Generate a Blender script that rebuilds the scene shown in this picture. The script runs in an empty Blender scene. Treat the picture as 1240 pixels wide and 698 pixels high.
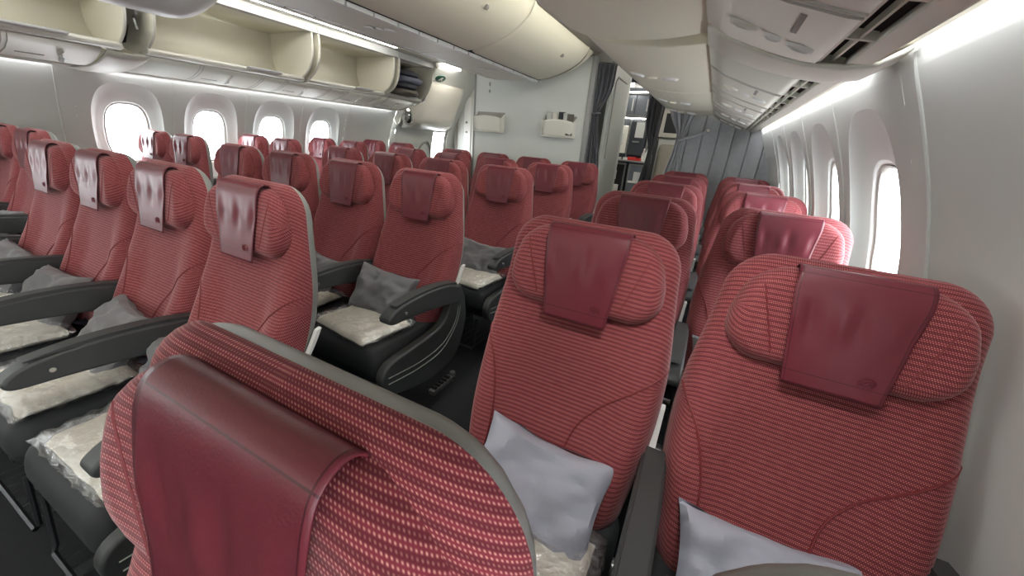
import bpy, bmesh, math, random
from mathutils import Vector, Matrix, noise
C = bpy.context.scene
COL = C.collection
PI = math.pi
random.seed(7)

# ---------------------------------------------------------------- camera
CAM = (2.0673, 0.0, 1.3515); YAW, PITCH, ROLL, FPX = -0.4432, -0.378, 0.0841, 457.6
cd = bpy.data.cameras.new('camera'); cam = bpy.data.objects.new('camera', cd); COL.objects.link(cam)
cd.sensor_fit = 'HORIZONTAL'; cd.sensor_width = 36.0; cd.lens = 36.0*FPX/1240.0
cd.clip_start = 0.02; cd.clip_end = 200
fw = Vector((math.sin(YAW)*math.cos(PITCH), math.cos(YAW)*math.cos(PITCH), math.sin(PITCH)))
rt = Vector((math.cos(YAW), -math.sin(YAW), 0)); up = rt.cross(fw)
r2 = math.cos(ROLL)*rt + math.sin(ROLL)*up; u2 = -math.sin(ROLL)*rt + math.cos(ROLL)*up
M = Matrix((r2, u2, -fw)).transposed().to_4x4(); M.translation = Vector(CAM)
cam.matrix_world = M
C.camera = cam

# ---------------------------------------------------------------- world, light, exposure
SKY = 12.0; STRIP = 7.0; COVE = 13.0; FRONT_FILL = 4.0
w = bpy.data.worlds.new('daylight'); C.world = w; w.use_nodes = True
w.node_tree.nodes['Background'].inputs[0].default_value = (0.93, 0.97, 1.0, 1)
w.node_tree.nodes['Background'].inputs[1].default_value = SKY
C.view_settings.view_transform = 'Standard'; C.view_settings.look = 'None'
C.view_settings.gamma = 1.0; C.view_settings.use_curve_mapping = False
C.view_settings.exposure = 0.42

WIN_Y = [1.69+0.645*k for k in range(4)]
def area(name, loc, size, rot, power, col=(1, .97, .92)):
    l = bpy.data.lights.new(name, 'AREA'); l.shape = 'RECTANGLE'; l.size, l.size_y = size
    l.energy = power; l.color = col
    o = bpy.data.objects.new(name, l); COL.objects.link(o); o.location = loc; o.rotation_euler = rot
    return o
for s in (-1, 1):
    for y in WIN_Y + [1.69-0.645*k for k in (3, 4, 5, 6, 7)]:        # portals: they only help sample the sky through the openings
        p = area('window_portal', (s*2.74, y, 1.12), (.36, .56), (0, s*PI/2, 0), 1)
        p.data.cycles.is_portal = True

# ---------------------------------------------------------------- materials
def lin(c):
    c = [x/255 for x in c]
    return tuple((x/12.92 if x <= .04045 else ((x+.055)/1.055)**2.4) for x in c) + (1,)
def mat(name, rgb, rough=.5, metal=0, bump=0, bscale=200, coat=0, sheen=0, emit=None, estr=0, var=0, vscale=6, spec=.5):
    m = bpy.data.materials.new(name); m.use_nodes = True
    nt = m.node_tree; b = nt.nodes['Principled BSDF']
    b.inputs['Base Color'].default_value = lin(rgb)
    b.inputs['Roughness'].default_value = rough; b.inputs['Metallic'].default_value = metal
    b.inputs['Coat Weight'].default_value = coat; b.inputs['Sheen Weight'].default_value = sheen
    b.inputs['Specular IOR Level'].default_value = spec
    if emit: b.inputs['Emission Color'].default_value = lin(emit); b.inputs['Emission Strength'].default_value = estr
    tc = nt.nodes.new('ShaderNodeTexCoord')
    if bump:
        n = nt.nodes.new('ShaderNodeTexNoise'); n.inputs['Scale'].default_value = bscale; n.inputs['Detail'].default_value = 3
        bp = nt.nodes.new('ShaderNodeBump'); bp.inputs['Strength'].default_value = bump; bp.inputs['Distance'].default_value = .002
        nt.links.new(tc.outputs['Object'], n.inputs['Vector']); nt.links.new(n.outputs['Fac'], bp.inputs['Height'])
        nt.links.new(bp.outputs['Normal'], b.inputs['Normal'])
    if var:
        n = nt.nodes.new('ShaderNodeTexNoise'); n.inputs['Scale'].default_value = vscale; n.inputs['Detail'].default_value = 2
        mx = nt.nodes.new('ShaderNodeMix'); mx.data_type = 'RGBA'
        c = lin(rgb); mx.inputs[6].default_value = tuple(x*(1-var) for x in c[:3])+(1,); mx.inputs[7].default_value = tuple(min(1, x*(1+var)) for x in c[:3])+(1,)
        nt.links.new(tc.outputs['Object'], n.inputs['Vector']); nt.links.new(n.outputs['Fac'], mx.inputs[0]); nt.links.new(mx.outputs[2], b.inputs['Base Color'])
    return m

def woven(name, base, dark, dot, sheen=.35):
    """woven upholstery: rows of bright stitches, laid out in metres on the UV map"""
    m = bpy.data.materials.new(name); m.use_nodes = True
    nt = m.node_tree; b = nt.nodes['Principled BSDF']; N = nt.nodes.new; L = nt.links.new
    uv = N('ShaderNodeUVMap'); sp = N('ShaderNodeSeparateXYZ'); L(uv.outputs[0], sp.inputs[0])
    def math_(op, a, bb=None, c=None):
        n = N('ShaderNodeMath'); n.operation = op
        for i, x in enumerate((a, bb, c)):
            if x is None: continue
            if isinstance(x, (int, float)): n.inputs[i].default_value = x
            else: L(x, n.inputs[i])
        return n.outputs[0]
    fv = math_('SINE', math_('MULTIPLY', sp.outputs[1], 2*PI/.0108))            # broad stripes
    stripe = math_('MULTIPLY_ADD', fv, .5, .5)
    a1 = math_('SINE', math_('MULTIPLY', math_('ADD', sp.outputs[0], math_('MULTIPLY', sp.outputs[1], .5)), 2*PI/.0038))
    a2 = math_('SINE', math_('MULTIPLY', sp.outputs[1], 2*PI/.0036))
    d = math_('MULTIPLY', math_('MULTIPLY_ADD', a1, .5, .5), math_('MULTIPLY_ADD', a2, .5, .5))
    d = math_('POWER', d, 1.7)
    ns = N('ShaderNodeTexNoise'); ns.inputs['Scale'].default_value = 60; L(uv.outputs[0], ns.inputs['Vector'])
    d = math_('MULTIPLY', d, math_('MULTIPLY_ADD', ns.outputs['Fac'], 1.2, .35))
    d = math_('MULTIPLY', d, math_('MULTIPLY_ADD', stripe, .7, .3)); d = math_('MINIMUM', math_('MULTIPLY', d, 1.35), 1)
    m1 = N('ShaderNodeMix'); m1.data_type = 'RGBA'; m1.inputs[6].default_value = lin(dark); m1.inputs[7].default_value = lin(base); L(stripe, m1.inputs[0])
    m2 = N('ShaderNodeMix'); m2.data_type = 'RGBA'; m2.inputs[7].default_value = lin(dot); L(m1.outputs[2], m2.inputs[6]); L(d, m2.inputs[0])
    L(m2.outputs[2], b.inputs['Base Color'])
    bp = N('ShaderNodeBump'); bp.inputs['Strength'].default_value = .3; bp.inputs['Distance'].default_value = .001
    L(math_('ADD', d, math_('MULTIPLY', stripe, .8)), bp.inputs['Height']); L(bp.outputs['Normal'], b.inputs['Normal'])
    b.inputs['Roughness'].default_value = .85; b.inputs['Sheen Weight'].default_value = sheen; b.inputs['Sheen Roughness'].default_value = .4
    b.inputs['Sheen Tint'].default_value = (1, .72, .72, 1); b.inputs['Specular IOR Level'].default_value = .25
    return m

def leather(name, rgb, line):
    """smooth leather with stitch lines laid out on the 0-1 UV map of the flap"""
    m = mat(name, rgb, .36, bump=.12, bscale=350)
    nt = m.node_tree; b = nt.nodes['Principled BSDF']; N = nt.nodes.new; L = nt.links.new
    uv = N('ShaderNodeUVMap'); sp = N('ShaderNodeSeparateXYZ'); L(uv.outputs[0], sp.inputs[0])
    def near(sock, v, wd):
        a = N('ShaderNodeMath'); a.operation = 'SUBTRACT'; L(sock, a.inputs[0]); a.inputs[1].default_value = v
        c = N('ShaderNodeMath'); c.operation = 'ABSOLUTE'; L(a.outputs[0], c.inputs[0])
        d = N('ShaderNodeMath'); d.operation = 'LESS_THAN'; L(c.outputs[0], d.inputs[0]); d.inputs[1].default_value = wd
        return d.outputs[0]
    def mx(a, c):
        n = N('ShaderNodeMath'); n.operation = 'MAXIMUM'; L(a, n.inputs[0]); L(c, n.inputs[1]); return n.outputs[0]
    f = mx(mx(near(sp.outputs[0], .03, .004), near(sp.outputs[0], .97, .004)), near(sp.outputs[1], .90, .003))
    f = mx(f, near(sp.outputs[1], .19, .003))
    m2 = N('ShaderNodeMix'); m2.data_type = 'RGBA'; m2.inputs[6].default_value = lin(rgb); m2.inputs[7].default_value = lin(line)
    L(f, m2.inputs[0]); L(m2.outputs[2], b.inputs['Base Color'])
    return m

FAB = woven('red_weave', (132, 48, 61), (101, 35, 46), (214, 150, 138))
LEA = leather('red_leather', (108, 41, 52), (72, 25, 35))
PIP = mat('red_piping', (120, 40, 44), .6)
SHELL = mat('grey_shell_plastic', (138, 141, 136), .38, bump=.15, bscale=400)
DARKP = mat('charcoal_plastic', (60, 62, 62), .5, bump=.15, bscale=500)
CUSH = mat('charcoal_upholstery', (38, 41, 43), .7, bump=.3, bscale=600)
METAL = mat('seat_metal', (150, 150, 150), .35, metal=.8)
DMETAL = mat('dark_metal', (60, 62, 64), .4, metal=.6)
WHITEP = mat('white_plastic', (225, 225, 222), .4)
CARPET = mat('dark_carpet', (27, 28, 32), .95, bump=.8, bscale=900, var=.4, vscale=90)
PILLOW = mat('grey_pillow_cloth', (118, 117, 120), .8, bump=.3, bscale=60, sheen=.2)
PILLOWW = mat('pale_pillow_cloth', (190, 190, 196), .8, bump=.3, bscale=60)
BLANK = mat('cream_blanket', (224, 217, 203), .8, bump=.8, bscale=120, var=.12, vscale=30)
BUCK = mat('buckle_metal', (215, 215, 215), .22, metal=.9)
WALL = mat('sidewall_panel', (212, 213, 209), .55, bump=.05, bscale=300)
CREAM = mat('cabin_panel_cream', (214, 210, 200), .45)
CREAM2 = mat('bin_cream', (232, 227, 208), .42)
BININ = mat('bin_interior', (236, 231, 214), .5)
PSUM = mat('service_panel_grey', (224, 221, 210), .5)
JOINT = mat('panel_joint_grey', (178, 175, 168), .5)
DARK = mat('dark_gap', (22, 20, 18), .8)
BULK = mat('bulkhead_laminate', (208, 210, 206), .5)
GASK = mat('window_gasket', (150, 146, 140), .5)
CURT = mat('grey_curtain', (176, 177, 181), .9, bump=.6, bscale=250, var=.15, vscale=25, sheen=.3)
CURTD = mat('dark_curtain', (88, 88, 94), .9, bump=.6, bscale=250, sheen=.2)
STEEL = mat('galley_steel', (125, 130, 138), .35, metal=.7)
GDARK = mat('galley_dark', (52, 56, 62), .4)
GWHITE = mat('galley_white', (200, 202, 198), .45)
REDM = mat('red_item', (190, 40, 34), .5)
GREEN = mat('sign_green', (30, 78, 62), .5)
CHROME = mat('mirror_chrome', (200, 200, 200), .08, metal=1)
NAVY = mat('dark_bag_cloth', (58, 58, 66), .8, bump=.6, bscale=60)
BAGG = mat('bag_grey_blue', (120, 122, 142), .7, bump=.5, bscale=50)
BAGB = mat('brown_grey_cloth', (96, 90, 82), .85, bump=.6, bscale=60)
LAMP = mat('strip_lamp', (255, 250, 240), .5, emit=(248, 251, 255), estr=STRIP)
COVEL = mat('cove_lamp', (255, 250, 240), .5, emit=(250, 252, 250), estr=COVE)
FRONTFILL = mat('front_fill_glow', (255, 250, 240), .5, emit=(255, 250, 240), estr=FRONT_FILL)
WALLG = mat('galley_wall_grey', (176, 178, 172), .5)
AFTL = mat('aft_lamp', (255, 250, 240), .5, emit=(255, 250, 240), estr=14.0)
TRIMG = mat('trim_grey', (150, 150, 148), .45)
PILLOWLIT = mat('grey_pillow_cloth_lit', (170, 173, 186), .8, bump=.3, bscale=60)  # pillow cloth with the brighter light on the nearest right row put into its colour
YEL = mat('yellow_tag', (190, 150, 40), .6)
def transp(name, col, rough, fac, bump=0, bs=40):
    m = bpy.data.materials.new(name); m.use_nodes = True; nt = m.node_tree; nt.nodes.clear(); N = nt.nodes.new; L = nt.links.new
    o = N('ShaderNodeOutputMaterial'); mx = N('ShaderNodeMixShader'); t = N('ShaderNodeBsdfTransparent'); g = N('ShaderNodeBsdfGlossy')
    g.inputs['Roughness'].default_value = rough; g.inputs['Color'].default_value = col; t.inputs['Color'].default_value = (.96, .97, .98, 1)
    mx.inputs[0].default_value = fac
    if bump:
        tc = N('ShaderNodeTexCoord'); n = N('ShaderNodeTexNoise'); n.inputs['Scale'].default_value = bs; n.inputs['Detail'].default_value = 5; n.inputs['Distortion'].default_value = 1.5
        bp = N('ShaderNodeBump'); bp.inputs['Strength'].default_value = bump; bp.inputs['Distance'].default_value = .01
        L(tc.outputs['Object'], n.inputs['Vector']); L(n.outputs['Fac'], bp.inputs['Height']); L(bp.outputs['Normal'], g.inputs['Normal'])
    L(t.outputs[0], mx.inputs[1]); L(g.outputs[0], mx.inputs[2]); L(mx.outputs[0], o.inputs['Surface'])
    return m
GLASS = transp('window_glass', (1, 1, 1, 1), .05, .05)
FILM = transp('clear_film', (1, 1, 1, 1), .22, .24, .8, 30)

# ---------------------------------------------------------------- mesh helpers
class MB:
    def __init__(s): s.v = []; s.f = []; s.uv = []
    def add(s, verts, faces, uvs=None):
        b = len(s.v); s.v += [tuple(p) for p in verts]; s.f += [tuple(i+b for i in f) for f in faces]
        s.uv += list(uvs) if uvs else [(p[0], p[2]) for p in verts]
        return s
    def grid(s, rows, closed_u=False, closed_v=False, uvs=None, flip=False):
        n, m = len(rows), len(rows[0]); vs = [p for r in rows for p in r]; fs = []
        for i in range(n if closed_v else n-1):
            for j in range(m if closed_u else m-1):
                a, b_, c, d = i*m+j, i*m+(j+1) % m, ((i+1) % n)*m+(j+1) % m, ((i+1) % n)*m+j
                fs.append((a, d, c, b_) if flip else (a, b_, c, d))
        return s.add(vs, fs, [u for r in uvs for u in r] if uvs else None)
    def box(s, x0, x1, y0, y1, z0, z1):
        vs = [(x, y, z) for x in (x0, x1) for y in (y0, y1) for z in (z0, z1)]
        return s.add(vs, [(0, 1, 3, 2), (4, 6, 7, 5), (0, 4, 5, 1), (2, 3, 7, 6), (0, 2, 6, 4), (1, 5, 7, 3)])
    def prism_y(s, prof, y0, y1):            # closed profile of (x,z) extruded along y
        n = len(prof); vs = [(x, y0, z) for x, z in prof]+[(x, y1, z) for x, z in prof]
        return s.add(vs, [(i, (i+1) % n, n+(i+1) % n, n+i) for i in range(n)]+[tuple(range(n))[::-1], tuple(range(n, 2*n))])
    def prism_x(s, prof, x0, x1):            # closed profile of (y,z) extruded along x
        n = len(prof); vs = [(x0, y, z) for y, z in prof]+[(x1, y, z) for y, z in prof]
        return s.add(vs, [(i, (i+1) % n, n+(i+1) % n, n+i) for i in range(n)]+[tuple(range(n))[::-1], tuple(range(n, 2*n))])
    def tube(s, pts, r, seg=8, closed=False):
        pts = [Vector(p) for p in pts]; n = len(pts); rows = []; prev = None
        for i, p in enumerate(pts):
            t = (pts[(i+1) % n]-pts[i-1]) if closed else (pts[min(i+1, n-1)]-pts[max(i-1, 0)])
            t.normalize()
            a = prev if prev is not None and abs(prev.dot(t)) < .95 else (Vector((0, 0, 1)) if abs(t.z) < .9 else Vector((1, 0, 0)))
            a = (a - t*a.dot(t)).normalized(); prev = a; b_ = t.cross(a)
            rr = r[i] if isinstance(r, (list, tuple)) else r
            rows.append([p+a*rr*math.cos(2*PI*k/seg)+b_*rr*math.sin(2*PI*k/seg) for k in range(seg)])
        base = len(s.v); s.grid(rows, closed_u=True, closed_v=closed)
        if not closed:
            s.f.append(tuple(range(base, base+seg))[::-1]); s.f.append(tuple(range(base+(n-1)*seg, base+n*seg)))
        return s
    def cyl(s, c, r, h, axis='z', seg=20):
        c = Vector(c); d = {'x': Vector((1, 0, 0)), 'y': Vector((0, 1, 0)), 'z': Vector((0, 0, 1))}[axis]
        return s.tube([c-d*h/2, c+d*h/2], r, seg)
    def build(s, name, m, parent=None, bevel=0, smooth=True, sub=0, solid=0, segs=2, angle=40):
        me = bpy.data.meshes.new(name); me.from_pydata(s.v, [], s.f); me.validate()
        uv = me.uv_layers.new(name='UVMap')
        for l in me.loops: uv.data[l.index].uv = s.uv[l.vertex_index]
        bm = bmesh.new(); bm.from_mesh(me); bmesh.ops.recalc_face_normals(bm, faces=bm.faces); bm.to_mesh(me); bm.free()
        me.materials.append(m)
        o = bpy.data.objects.new(name, me); COL.objects.link(o)
        if parent: o.parent = parent
        if smooth:
            me.shade_smooth()
            if not bevel:
                try: me.set_sharp_from_angle(angle=math.radians(angle))
                except Exception: pass
        if solid:
            md = o.modifiers.new('solid', 'SOLIDIFY'); md.thickness = solid; md.offset = 0
        if bevel:
            md = o.modifiers.new('bevel', 'BEVEL'); md.width = bevel; md.segments = segs; md.limit_method = 'ANGLE'; md.angle_limit = math.radians(35); md.harden_normals = True
        if sub:
            md = o.modifiers.new('sub', 'SUBSURF'); md.levels = sub; md.render_levels = sub
        return o

def empty(name, loc, label=None, cat=None, group=None, rz=0):
    o = bpy.data.objects.new(name, None); COL.objects.link(o); o.location = loc; o.rotation_euler = (0, 0, rz); o.empty_display_size = .1
    if label: o['label'] = label; o['category'] = cat
    if group: o['group'] = group
    return o
def tag(o, label, cat, group=None):
    o['label'] = label; o['category'] = cat
    if group: o['group'] = group
    return o
def struct(o): o['kind'] = 'structure'; return o
def copy_tree(o, parent=None):
    c = o.copy(); COL.objects.link(c)
    if parent: c.parent = parent
    for ch in list(o.children): copy_tree(ch, c)
    return c
def interp(tab, t):
    if t <= tab[0][0]: return tab[0][1]
    for (a, x), (b, y) in zip(tab, tab[1:]):
        if t <= b:
            k = (t-a)/(b-a); return x+(y-x)*k
    return tab[-1][1]
def smooth_tab(tab, t, h):
    return sum(interp(tab, t+k*h) for k in (-2, -1, 0, 1, 2))/5

def edge_k(hw, length, r, R, x, s):
    qx = abs(x)-(hw-r); qs = max(s-(length-r), r-s)
    d = r-(math.hypot(max(qx, 0), max(qs, 0))+min(max(qx, qs), 0)); d = max(0, min(d/R, 1))
    return math.sqrt(max(0, 1-(1-d)**2))
def cushion(mb, length, width_fn, path_fn, T, B, r, R, nu=26, nv=34, disp=None, open_back=False):
    """Closed padded panel. s in [0,length] runs up the path; path_fn(s)->(centre point, front normal); rounded-corner outline
    of half-width width_fn(s), corner radius r; front bulge T and back bulge B with edge rounding R."""
    def outline(s):
        hw = width_fn(s)
        for e, d in ((length-r, s-(length-r)), (r, r-s)):
            if d > 0: hw -= r-math.sqrt(max(r*r-d*d, 0))
        return hw
    def depth(x, s):
        hw = width_fn(s); qx = abs(x)-(hw-r); qs = max(s-(length-r), r-s)
        d = r-(math.hypot(max(qx, 0), max(qs, 0))+min(max(qx, qs), 0))
        d = max(0, min(d/R, 1)); return math.sqrt(max(0, 1-(1-d)**2))
    ss = [length*(.5-.5*math.cos(PI*i/nv)) for i in range(nv+1)]
    us = [math.sin(PI/2*(-1+2*j/nu)) for j in range(nu+1)]
    for sgn, th in ((1, T), (-1, B)):
        rows = []; uv = []
        for s in ss:
            c, n = path_fn(s); c = Vector(c); n = Vector(n); hw = outline(s); rr = []; ru = []
            for u in us:
                x = u*hw; k = depth(x, s); t_ = th(s, x) if callable(th) else th
                p = c+Vector((x, 0, 0))+n*sgn*t_*k
                if disp: p = p+n*sgn*disp(x, s, sgn)*k
                rr.append(p); e = (1-k)*t_; ru.append((x+math.copysign(e, x)*.6, s+e*(1 if s > length/2 else -1)*.6))
            rows.append(rr); uv.append(ru)
        mb.grid(rows, uvs=uv, flip=(sgn < 0))
    return mb

# ---------------------------------------------------------------- the cabin shell
PROF = [(0, 2.58), (.12, 2.62), (.35, 2.655), (.6, 2.665), (.9, 2.645), (1.115, 2.605), (1.293, 2.545), (1.411, 2.495), (1.523, 2.443), (1.61, 2.40), (1.75, 2.40)]
def wx(z): return smooth_tab(PROF, z, .02)
Y0, Y1 = -3.6, 4.82
ZW = (.66, 1.57)
def recess(a, s):
    """outline and depth rings of a window bay: (half width, half height, centre z, exponent, outward depth)"""
    pass
RINGS = [(.242, .400, 1.12, 3.0, 0), (.238, .396, 1.12, 3.0, .005), (.205, .33, 1.12, 2.8, .024), (.168, .262, 1.12, 2.8, .040), (.162, .256, 1.12, 2.8, .043), (.15, .243, 1.12, 3.0, .058)]
def sup(a, hw, hh, n):
    c, s_ = math.cos(a), math.sin(a)
    k = (abs(c)**n+abs(s_)**n)**(-1/n)
    return c*k*hw, s_*k*hh
def rect_pt(a, hw, hh, cz):
    c, s_ = math.cos(a), math.sin(a); k = min(hw/abs(c) if abs(c) > 1e-6 else 9e9, hh/abs(s_) if abs(s_) > 1e-6 else 9e9)
    return c*k, s_*k
win_no = 0
for s, side in ((-1, 'left'), (1, 'right')):
    mb = MB()
    zs_low = [ZW[0]*i/12 for i in range(13)]; zs_hi = [ZW[1]+(1.62-ZW[1])*i/2 for i in range(3)]
    ys_all = [Y0, Y1]
    for zs in (zs_low, zs_hi):
        mb.grid([[(s*wx(z), y, z) for y in ys_all] for z in zs])
    wins = sorted(WIN_Y+[1.69-.645*k for k in (3, 4, 5, 6, 7)])
    zc = sum(ZW)/2; hh = (ZW[1]-ZW[0])/2; hwc = .3225
    N_ = 72
    angs = [2*PI*i/N_ for i in range(N_)]
    ca = math.atan2(hh, hwc)
    angs = sorted(set([round(a, 6) for a in angs]+[round(x, 6) for x in (ca, PI-ca, PI+ca, 2*PI-ca)]))
    # blank stretches
    edges = [Y0]
    for y in wins: edges += [y-hwc, y+hwc]
    edges.append(Y1)
    zz = [ZW[0]+(ZW[1]-ZW[0])*i/14 for i in range(15)]
    for a, b in zip(edges[::2], edges[1::2]):
        if b-a > .01: mb.grid([[(s*wx(z), y, z) for y in (a, b)] for z in zz])
    for y in wins:
        rings = []
        for t in (0, .35, .7, 1):
            row = []
            for a in angs:
                ry, rz = rect_pt(a, hwc, hh, zc); ry, rz = ry, rz+zc
                sy, sz = sup(a, RINGS[0][0], RINGS[0][1], RINGS[0][3]); sz += RINGS[0][2]
                Y = ry+(sy-ry)*t; Z = rz+(sz-rz)*t
                row.append((s*wx(Z), y+Y, Z))
            rings.append(row)
        for hw, h2, cz, n, d in RINGS[1:]:
            row = []
            for a in angs:
                Y, Z = sup(a, hw, h2, n); Z += cz
                row.append((s*(wx(Z)+d), y+Y, Z))
            rings.append(row)
        mb.grid(rings, closed_u=True)
    struct(mb.build('wall_'+side, WALL, angle=25))
    for y in wins:
        win_no += 1
        fr = MB(); rr = []
        for hw, h2, d in ((.152, .245, .057), (.150, .243, .051), (.143, .236, .055), (.141, .234, .068), (.152, .245, .073)):
            rr.append([(s*(wx(1.12+sup(a, hw, h2, 3)[1])+d), y+sup(a, hw, h2, 3)[0], 1.12+sup(a, hw, h2, 3)[1]) for a in angs])
        fr.grid(rr, closed_u=True, closed_v=True)
        f = struct(fr.build('window_%d' % win_no, GASK))
        pn = MB(); c0 = (s*(wx(1.12)+.063), y, 1.12)
        ring = [(s*(wx(1.12+sup(a, .143, .236, 3)[1])+.063), y+sup(a, .143, .236, 3)[0], 1.12+sup(a, .143, .236, 3)[1]) for a in angs]
        pn.add([c0]+ring, [(0, i+1, (i+1) % len(ring)+1) for i in range(len(ring))])
        pn.build('pane', GLASS, f)
    # joint lines between the sidewall panels
    for k, y in enumerate((1.275, 2.012, 2.657, 3.30, 3.98, .70)):
        t = MB(); t.tube([(s*(wx(z)-.001), y, z) for z in [i*1.6/30 for i in range(31)]], .005 if y < 1.5 else .0035, 6)
        struct(t.build('trim_%d' % (k+1+(0 if s < 0 else 6)), WALL))
    # wall-washing lamp strip above the panels
    for a, b in ((Y0, 1.30), (1.56, 4.72)):
        lm = MB(); lm.grid([[(s*2.352, y, 1.602) for y in (a, b)], [(s*2.375, y, 1.618) for y in (a, b)], [(s*2.398, y, 1.625) for y in (a, b)]])
        tag(lm.build('light_strip', LAMP), '%s glowing white light strip along the top of the %s wall' % ('nearer' if b < 2 else 'farther', side), 'light', 'wall light strips')

fl = MB().box(-2.62, 2.62, Y0, 9.0, -.05, 0)
struct(fl.build('floor', CARPET, smooth=False))
# ceiling crown above bins
ce = MB(); ce.box(-2.6, 2.6, Y0, 9, 2.32, 2.37)
struct(ce.build('ceiling', CREAM, smooth=False))
struct(MB().box(-2.7, 2.7, Y0-.05, Y0, 0, 2.35).build('wall_front', BULK, smooth=False))
# aisle ceiling panels and cove lamps
for s, side in ((-1, 'left'), (1, 'right')):
    m_ = MB(); pts = [(.72, 2.20), (.8, 2.235), (1.0, 2.26), (1.2, 2.255), (1.34, 2.235)]
    m_.grid([[(s*x, y, z) for y in (Y0, 4.36)] for x, z in pts])
    struct(m_.build('ceiling_aisle_'+side, CREAM, solid=.01))
    lm = MB(); o_ = -.17 if s < 0 else 0
    for i in range(int((4.1-Y0)/.34)):
        y = Y0+i*.34; lm.prism_y([(s*1.265+o_, 2.205), (s*1.33+o_, 2.20), (s*1.335+o_, 2.22), (s*1.265+o_, 2.225)], y, y+.325)
    tag(lm.build('cove_light', COVEL, bevel=.006), 'long glowing cove light running over the %s aisle' % side, 'light', 'aisle cove lights')
    # closed cove floor between lamp and header/bin
    m_ = MB().prism_y([(s*1.335, 2.235), (s*1.72, 2.235), (s*1.72, 2.222), (s*1.40, 2.222)], Y0, 4.8)
    struct(m_.build('trim_%d' % (13 if s < 0 else 14), CREAM))

for x in (-1.6, 0, 1.6):
    tag(MB().box(x-.45, x+.45, -2.9, -2.3, 2.17 if x == 0 else 2.20, 2.195 if x == 0 else 2.22).build('ceiling_light', FRONTFILL), 'large unseen fill light added over the front cross aisle, behind the camera', 'light', 'front fill lights')  # glowing boxes added out of view to brighten the seat fronts
# ---------------------------------------------------------------- service panels under the outboard bins
def psu(s, side, y0, y1, nm, label, vents=True, units=(), yv=None):
    yv = yv or y1
    r = empty(nm, (s*2.1, (y0+y1)/2, 1.6), label, 'ceiling panel', 'overhead service panels'); ox, oy, oz = r.location
    prof = [(1.955, 1.712), (2.02, 1.675), (2.12, 1.638), (2.22, 1.606), (2.243, 1.601)]
    g = MB(); g.grid([[(s*x-ox, y-oy, z-oz) for y in (y0, y1)] for x, z in prof]); g.build('panel', PSUM, r, solid=.008)
    prof2 = [(2.306, 1.590), (2.35, 1.583), (2.356, 1.603), (2.31, 1.615)]
    g = MB(); g.prism_y([(s*x-ox, z-oz) for x, z in prof2], y0-oy, y1-oy); g.build('outer_rail', PSUM, r, bevel=.003)
    # recessed vent slot with cross bars
    g = MB(); g.prism_y([(s*x-ox, z-oz) for x, z in [(2.236, 1.630), (2.312, 1.614), (2.312, 1.622), (2.236, 1.640)]], y0-oy, y1-oy); g.build('vent_back', DARK, r)
    g = MB(); n = max(2, int((y1-y0)/.24))
    for i in range(n+1):
        y = y0+(y1-y0)*i/n; g.prism_y([(s*x-ox, z-oz) for x, z in [(2.242, 1.607), (2.308, 1.597), (2.308, 1.616), (2.242, 1.630)]], y-.006-oy, y+.006-oy)
    g.prism_y([(s*x-ox, z-oz) for x, z in [(2.242, 1.603), (2.252, 1.601), (2.252, 1.627), (2.242, 1.63)]], y0-oy, y1-oy)
    g.prism_y([(s*x-ox, z-oz) for x, z in [(2.276, 1.603), (2.281, 1.602), (2.281, 1.618), (2.276, 1.619)]], y0-oy, y1-oy)
    g.build('vent_grille', PSUM, r)
    for u in units:
        y = u-oy
        fr = MB()                                            # module joint lines across the panel
        for dy in (-.27, -.245, .245, .27):
            if u+dy > y1-.01 or u+dy < y0+.01: continue
            fr = MB(); fr.tube([(s*x-ox, y+dy+.012*math.sin((x-1.96)*12), z-oz-.005) for x, z in prof], .0028, 5); fr.build('panel_joint', JOINT, r)
        for k, (dx, rad) in enumerate(((2.05, .021), (2.12, .013), (2.185, .019))):
            z = interp(prof, dx)-oz
            dy = (0, .012, .03)[k]
            b = MB(); rows = []
            for rr, dz in ((1, .002), (.92, -.008), (.6, -.011), (.35, -.004), (.02, -.002)):
                rows.append([(s*dx-ox+rad*1.7*rr*math.cos(a), y+dy+rad*.8*rr*math.sin(a), z-.004+dz+.33*rad*1.7*rr*math.cos(a)*(-s)) for a in [2*PI*q/20 for q in range(20)]])
            b.grid(rows, closed_u=True); b.build('reading_light' if k != 1 else 'call_button', WHITEP if k else PSUM, r)
        sp = MB().prism_y([(s*x-ox, z-oz) for x, z in [(2.15, 1.622), (2.162, 1.619), (2.162, 1.63), (2.15, 1.633)]], y-.19, y-.06); sp.build('speaker_slot', GASK, r)
    return r
for s, side in ((-1, 'left'), (1, 'right')):
    psu(s, side, Y0, 1.42, 'service_panel', 'nearest overhead service panel with vent slots on the %s side' % side, units=(1.24, .45, -.35))
    psu(s, side, 1.60, 4.78, 'service_panel', 'farther overhead service panel with reading lights on the %s side' % side, units=(2.3, 3.05, 3.8, 4.45))
    # smooth fairing bridging the two
    g = MB(); prof = [(1.955, 1.712), (2.02, 1.672), (2.12, 1.632), (2.22, 1.602), (2.30, 1.584), (2.36, 1.584), (2.395, 1.605)]
    ya = [(1.95, 1.45), (2.2, 1.42), (2.36, 1.32), (2.40, 1.24)]; yb = [(1.95, 1.70), (2.2, 1.63), (2.33, 1.57), (2.40, 1.50)]
    g.grid([[(s*x, interp(ya, x)+(interp(yb, x)-interp(ya, x))*i/14, z-.012*math.sin(PI*i/14)) for i in range(15)] for x, z in prof])
    o = g.build('panel_fairing', PSUM, solid=.01); tag(o, 'smooth pale fairing joining the overhead service panels, %s side' % side, 'ceiling panel', 'panel fairings')

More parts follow.
